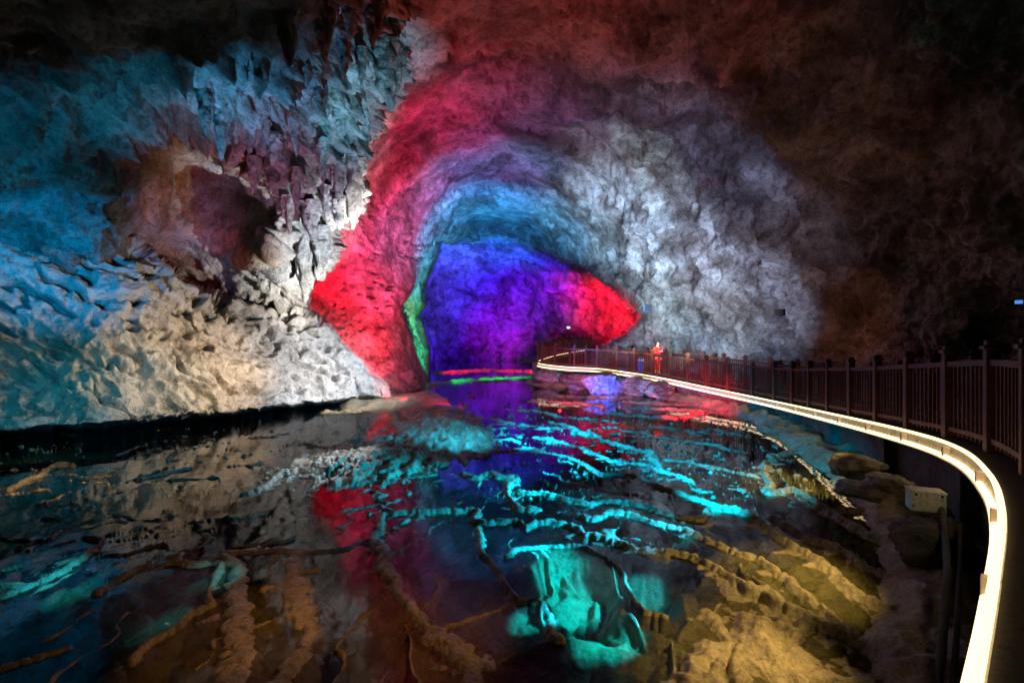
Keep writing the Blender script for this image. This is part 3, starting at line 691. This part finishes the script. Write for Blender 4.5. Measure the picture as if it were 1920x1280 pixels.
boulder(1748, 1012, 4.85, .3, 'dark rough rock that the pale grey electrical box stands on', (1.4, 1, 1.0), seed=9.4, m=M_stone)
boulder(1610, 918, 6.1, .2, 'small low rock on the shore near the end of the golden pool', (1.3, 1, .6), seed=8.3, m=M_floor)

def stalactite(px, py, tip, rad, label, seed, n=1, cat='stalactite', sheetname='cave_wall_left'):
    top = surf(sheetname, px, py-10); D = top.y-.15; top = P(px, py, D)+Vector((0, 0, .55)); ln = tip/F*D+.55; rr = rad/F*D
    bm = bmesh.new(); rnd = random.Random(seed)
    for k in range(n):
        ox = 0 if k == 0 else rnd.uniform(-1, 1)*rr*1.1; oy = 0 if k == 0 else rnd.uniform(-.5, .5)*rr
        l = ln*(1 if k == 0 else rnd.uniform(.45, .9)); r0 = rr*(1 if k == 0 else rnd.uniform(.35, .7))
        H, W = 26, 18; rings = []
        for i in range(H):
            t = i/(H-1); row = []
            for j in range(W):
                a = 2*math.pi*j/W
                row.append((math.cos(a), math.sin(a), t))
            rings.append(row)
        A = np.array(rings); t = A[..., 2]; R_ = r0*((1-t**1.6)**.8*.85+.15)*np.sqrt(np.clip(1-t**7, 0, 1)); q = np.stack([A[..., 0]*1.1+seed, A[..., 1]*1.1, t*3.2+k*5], -1)
        R_ = R_*(1+.95*fbm(q*1.5, 5, .6)+.25*perlin(np.stack([A[..., 0]*2.4, A[..., 1]*2.4, t*.9+seed], -1)))
        sway = perlin(np.stack([t*1.6+seed, t*0+k, t*0], -1))*r0*.6*t
        Vv = np.stack([ox+A[..., 0]*R_+sway, oy+A[..., 1]*R_, -t*l], -1)
        vs = [[bm.verts.new(Vv[i, j]) for j in range(W)] for i in range(H)]
        for i in range(H-1):
            for j in range(W): bm.faces.new((vs[i][j], vs[i+1][j], vs[i+1][(j+1) % W], vs[i][(j+1) % W]))
        bm.faces.new([v for v in vs[-1]]); bm.faces.new(vs[0][::-1])
    o = link(cat, bm, M_left, None, True); o.location = top
    return tag(o, label, 'stalactite', 'stalactites under the left ceiling')
stalactite(664, 330, 104, 20, 'bright white pointed stalactite hanging furthest right beside the red wall', 1, 2)
stalactite(725, 120, 92, 26, 'pale blue ragged stalactite hanging at the top of the red wall', 2, 4)
stalactite(600, 455, 72, 18, 'white stalactite with a slot beside it just above the red wall', 3, 3)
stalactite(575, 470, 100, 19, 'white drip column reaching down to the top of the bank', 4, 2)
stalactite(385, 195, 62, 14, 'narrow twisted grey stalactite above the dark red hollow', 6, 2)
stalactite(540, 60, 66, 20, 'broad blue stalactite under the dark top ceiling', 8, 2)
stalactite(490, 130, 60, 18, 'bright blue blunt stalactite below the broad blue one', 9, 2)
stalactite(415, 240, 66, 13, 'slim leaning stalactite at the upper right rim of the dark red hollow', 10, 2)
rnd = random.Random(5)
for k, (x, y) in enumerate([(600, 60), (640, 110), (570, 140), (600, 190), (640, 230), (560, 250), (520, 290), (600, 300), (640, 330), (560, 350), (615, 380), (640, 400), (540, 400), (470, 330), (500, 240), (690, 60), (680, 130), (655, 40), (580, 410), (710, 30)]):
    stalactite(x+rnd.uniform(-8, 8), y, rnd.uniform(22, 52), rnd.uniform(8, 17), 'small ragged grey stalactite among the many crowded under the left ceiling', 20+k, rnd.choice((2, 3)))

# ------------------------------------------------------------------ lamps, box, pipe
def flood(px, py, D, aim, size, lens, label, cat='floodlight'):
    root = empty('floodlight', P(px, py, D)); root.rotation_euler = Vector(aim).to_track_quat('Y', 'Z').to_euler(); tag(root, label, cat, 'floodlights around the cave')
    bm = bmesh.new(); box(bm, Vector((0, 0, 0)), (size, size*.5, size*.7), None, size*.05)
    for k in range(6): box(bm, Vector((-size*.4+size*.16*k, -size*.3, 0)), (size*.03, size*.15, size*.6))
    link('housing', bm, M_black, root)
    bm = bmesh.new(); box(bm, Vector((0, size*.262, 0)), (size*.84, size*.02, size*.54), None, size*.01); link('lens', bm, lens, root)
    bm = bmesh.new(); tube(bm, [(-size*.56, 0, 0), (-size*.56, 0, -size*.55), (size*.56, 0, -size*.55), (size*.56, 0, 0)], size*.03); link('bracket', bm, M_black, root)
    return root
flood(1462, 586, 15.6, (-.7, -.4, -.1), .32, mat('dark_lens', (.03, .03, .04), .2), 'unlit black floodlight on the cave wall at the right edge of the grey lit rock')
flood(1214, 578, 22.7, (-.8, .25, .1), .55, emis('blue_lens', (.1, .15, 1), 6), 'black floodlight with a blue glow high on the pale rock above the fence')
flood(1052, 703, 24.4, (-.9, .4, .1), .3, emis('green_lens', (.1, 1, .4), 6), 'small floodlight glowing green at the water by the walkway tip')
flood(1066, 614, 50, (-.2, -.9, 0), .45, emis('pale_green_lens', (.35, 1, .6), 1.2), 'tiny far floodlight with a pale green face left of the red recess')
flood(1910, 566, 9, (-.7, -.7, -.1), .13, emis('sky_blue_lens', (.1, .35, 1), .8), 'small lamp glowing light blue in the dark at the far right')
# grey box on its stand
bx = P(1735, 938, 5.0); root = empty('electrical_box', bx, math.radians(-24)); tag(root, 'pale grey electrical box with a bright top on a stand inside the walkway bend', 'electrical box')
bm = bmesh.new(); box(bm, Vector((0, 0, 0)), (.30, .19, .2), None, .014); link('body', bm, M_grey, root)
bm = bmesh.new(); box(bm, Vector((0, 0, .113)), (.315, .205, .024), None, .008); link('lid', bm, M_grey, root)
bm = bmesh.new(); box(bm, Vector((0, .02, -.33)), (.07, .07, .44), None, .01); box(bm, Vector((0, .0, -.113)), (.26, .16, .02)); link('stand', bm, M_stone, root)
for sx in (-.11, .11):
    bm = bmesh.new(); box(bm, Vector((sx, -.1, .085)), (.018, .012, .03), None, .004); link('latch', bm, M_black, root)
bm = bmesh.new(); tube(bm, [(.14, 0, -.05), (.2, .0, -.06), (.25, .03, -.16), (.27, .08, -.4)], .012, 8); link('cable_gland', bm, M_black, root)
bm = bmesh.new(); tube(bm, [P(1765, 950, 4.9), P(1772, 1000, 4.6), P(1776, 1060, 4.1), P(1772, 1140, 3.6), P(1764, 1240, 3.15), P(1755, 1400, 2.6)], .028, 10); tag(link('pipe', bm, M_pipe, None, True), 'dusty grey pipe running along the foot of the walkway towards the viewer', 'pipe')
bm = bmesh.new(); tube(bm, [P(1800, 985, 4.6), P(1800, 1060, 4.2), P(1796, 1150, 3.6), P(1786, 1300, 2.9)], .018, 8); tag(link('pipe', bm, M_pipe, None, True), 'thin dark pipe close against the walkway base, right of the dusty grey one', 'pipe')

# ------------------------------------------------------------------ person
def person():
    i = min(range(len(front)), key=lambda k: abs(front[k].x/front[k].y*F+CX-1214)); e = front[i]; op = offset_path(front, .62)[i]
    root = empty('person', op, math.radians(35)); tag(root, 'person in a red outfit with black hair standing behind the fence holding something up', 'person')
    M_skin = mat('skin', (.55, .33, .24), .5); M_red = mat('red_cloth', (.8, .02, .015), .8); M_yel = mat('yellow_trim', (.8, .5, .06), .7); M_hair = mat('black_hair', (.01, .008, .008), .5)
    def skin(name, verts, edges, m, rootv=0, sub=2):
        me = bpy.data.meshes.new(name); me.from_pydata([v[:3] for v in verts], edges, []); me.materials.append(m)
        o = bpy.data.objects.new(name, me); C.objects.link(o); o.parent = root
        md = o.modifiers.new('s', 'SKIN'); md.use_smooth_shade = True; sl = me.skin_vertices[0].data
        for k, v in enumerate(verts): sl[k].radius = (v[3], v[4] if len(v) > 4 else v[3]); sl[k].use_root = (k == rootv)
        if sub: s2 = o.modifiers.new('b', 'SUBSURF'); s2.levels = sub; s2.render_levels = sub
        return o
    # facing -Y in local space; arms bent with a phone at chest height
    body = [(0, 0, .92, .14, .11), (0, 0, 1.12, .12, .095), (0, .0, 1.32, .16, .11), (0, .01, 1.43, .07, .07), (0, 0, 1.5, .05, .05), (0, -.01, 1.58, .075, .09), (0, -.01, 1.66, .07, .085),
            (.10, 0, .82, .095, .1), (.105, -.01, .48, .06, .065), (.11, .02, .1, .042, .045), (.115, -.12, .04, .04, .03),
            (-.10, 0, .82, .095, .1), (-.105, -.01, .48, .06, .065), (-.11, .02, .1, .042, .045), (-.115, -.12, .04, .04, .03),
            (.19, .0, 1.38, .06, .06), (.25, -.03, 1.12, .045, .045), (.10, -.26, 1.2, .03, .03), (.05, -.32, 1.25, .03, .018),
            (-.19, .0, 1.38, .06, .06), (-.25, -.03, 1.12, .045, .045), (-.10, -.26, 1.2, .03, .03), (-.05, -.32, 1.25, .03, .018)]
    ed = [(0, 1), (1, 2), (2, 3), (3, 4), (4, 5), (5, 6), (0, 7), (7, 8), (8, 9), (9, 10), (0, 11), (11, 12), (12, 13), (13, 14), (2, 15), (15, 16), (16, 17), (17, 18), (2, 19), (19, 20), (20, 21), (21, 22)]
    nb = len(body)
    for s, wv in ((1, 18), (-1, 22)):
        for k in range(4):
            a = len(body); z = 1.225+.022*k
            body.append((s*.045, -.345, z, .009)); body.append((s*.03, -.372, z+.004, .008)); body.append((s*.008, -.378-.003*k, z+.006, .007)); ed += [(wv, a), (a, a+1), (a+1, a+2)]
        a = len(body); body.append((s*.04, -.325, 1.285, .01)); body.append((s*.018, -.345, 1.305, .008)); ed += [(wv, a), (a, a+1)]
    skin('body', body, ed, M_skin)
    skin('jacket', [(0, 0, .9, .165, .135), (0, 0, 1.12, .145, .12), (0, 0, 1.32, .185, .13), (0, .01, 1.42, .085, .085), (.2, 0, 1.38, .075, .075), (.26, -.03, 1.12, .062, .062), (.13, -.22, 1.19, .045, .045),
                    (-.2, 0, 1.38, .075, .075), (-.26, -.03, 1.12, .062, .062), (-.13, -.22, 1.19, .045, .045)], [(0, 1), (1, 2), (2, 3), (2, 4), (4, 5), (5, 6), (2, 7), (7, 8), (8, 9)], M_red)
    skin('trousers', [(0, 0, .93, .16, .13), (.11, 0, .80, .115, .115), (.115, -.01, .48, .095, .095), (.12, .02, .26, .09, .09), (-.11, 0, .80, .115, .115), (-.115, -.01, .48, .095, .095), (-.12, .02, .26, .09, .09)],
         [(0, 1), (1, 2), (2, 3), (0, 4), (4, 5), (5, 6)], M_red)
    for s in (1, -1): skin('boot', [(s*.12, .02, .27, .072), (s*.12, .02, .09, .062), (s*.12, -.12, .045, .05, .04)], [(0, 1), (1, 2)], M_yel)
    skin('hair', [(0, .045, 1.50, .07, .05), (0, .04, 1.60, .09, .085), (0, .015, 1.69, .08, .085)], [(0, 1), (1, 2)], M_hair)
    bm = bmesh.new(); bmesh.ops.create_uvsphere(bm, u_segments=8, v_segments=6, radius=.018)
    bmesh.ops.transform(bm, matrix=Matrix.Translation((0, -.115, 1.59)) @ Matrix.Diagonal((.8, 1.2, 1.4, 1)), verts=bm.verts); link('nose', bm, M_skin, root, True)
    bm = bmesh.new()
    for s in (1, -1):
        r = bmesh.ops.create_uvsphere(bm, u_segments=8, v_segments=6, radius=.011); bmesh.ops.translate(bm, vec=(s*.03, -.094, 1.612), verts=r['verts'])
    link('eyes', bm, M_hair, root, True)
    bm = bmesh.new(); box(bm, Vector((0, -.096, 1.548)), (.045, .012, .012), None, .003); link('mouth', bm, M_red, root)
    bm = bmesh.new(); box(bm, Vector((0, -.375, 1.27)), (.15, .012, .078), Matrix.Rotation(.15, 3, 'X'), .004)
    ph = link('phone', bm, M_black); ph.matrix_world = Matrix.Translation(root.location) @ Matrix.Rotation(math.radians(35), 4, 'Z'); tag(ph, 'small dark phone held up in both hands by the person in red', 'phone')
    # blue bag with a white top standing by the fence
    q = offset_path(front, .45)[i+4]; bm = bmesh.new(); box(bm, Vector((0, 0, .32)), (.34, .2, .62), None, .05)
    for v in bm.verts: v.co.x *= 1-.25*(v.co.z < .2)+.1*math.sin(v.co.z*20); v.co.y *= 1+.1*math.cos(v.co.z*17)
    bg = empty('bag', q); tag(bg, 'blue bag with a white top standing left of the person in red', 'bag'); link('bag_body', bm, mat('blue_cloth', (.05, .16, .6), .7), bg, True)
    bm = bmesh.new(); box(bm, Vector((0, 0, .69)), (.28, .15, .14), None, .03); tube(bm, [(-.1, 0, .74), (-.08, 0, .84), (.08, 0, .84), (.1, 0, .74)], .012); link('bag_top', bm, mat('white_cloth', (.7, .72, .75), .7), bg, True)
person()
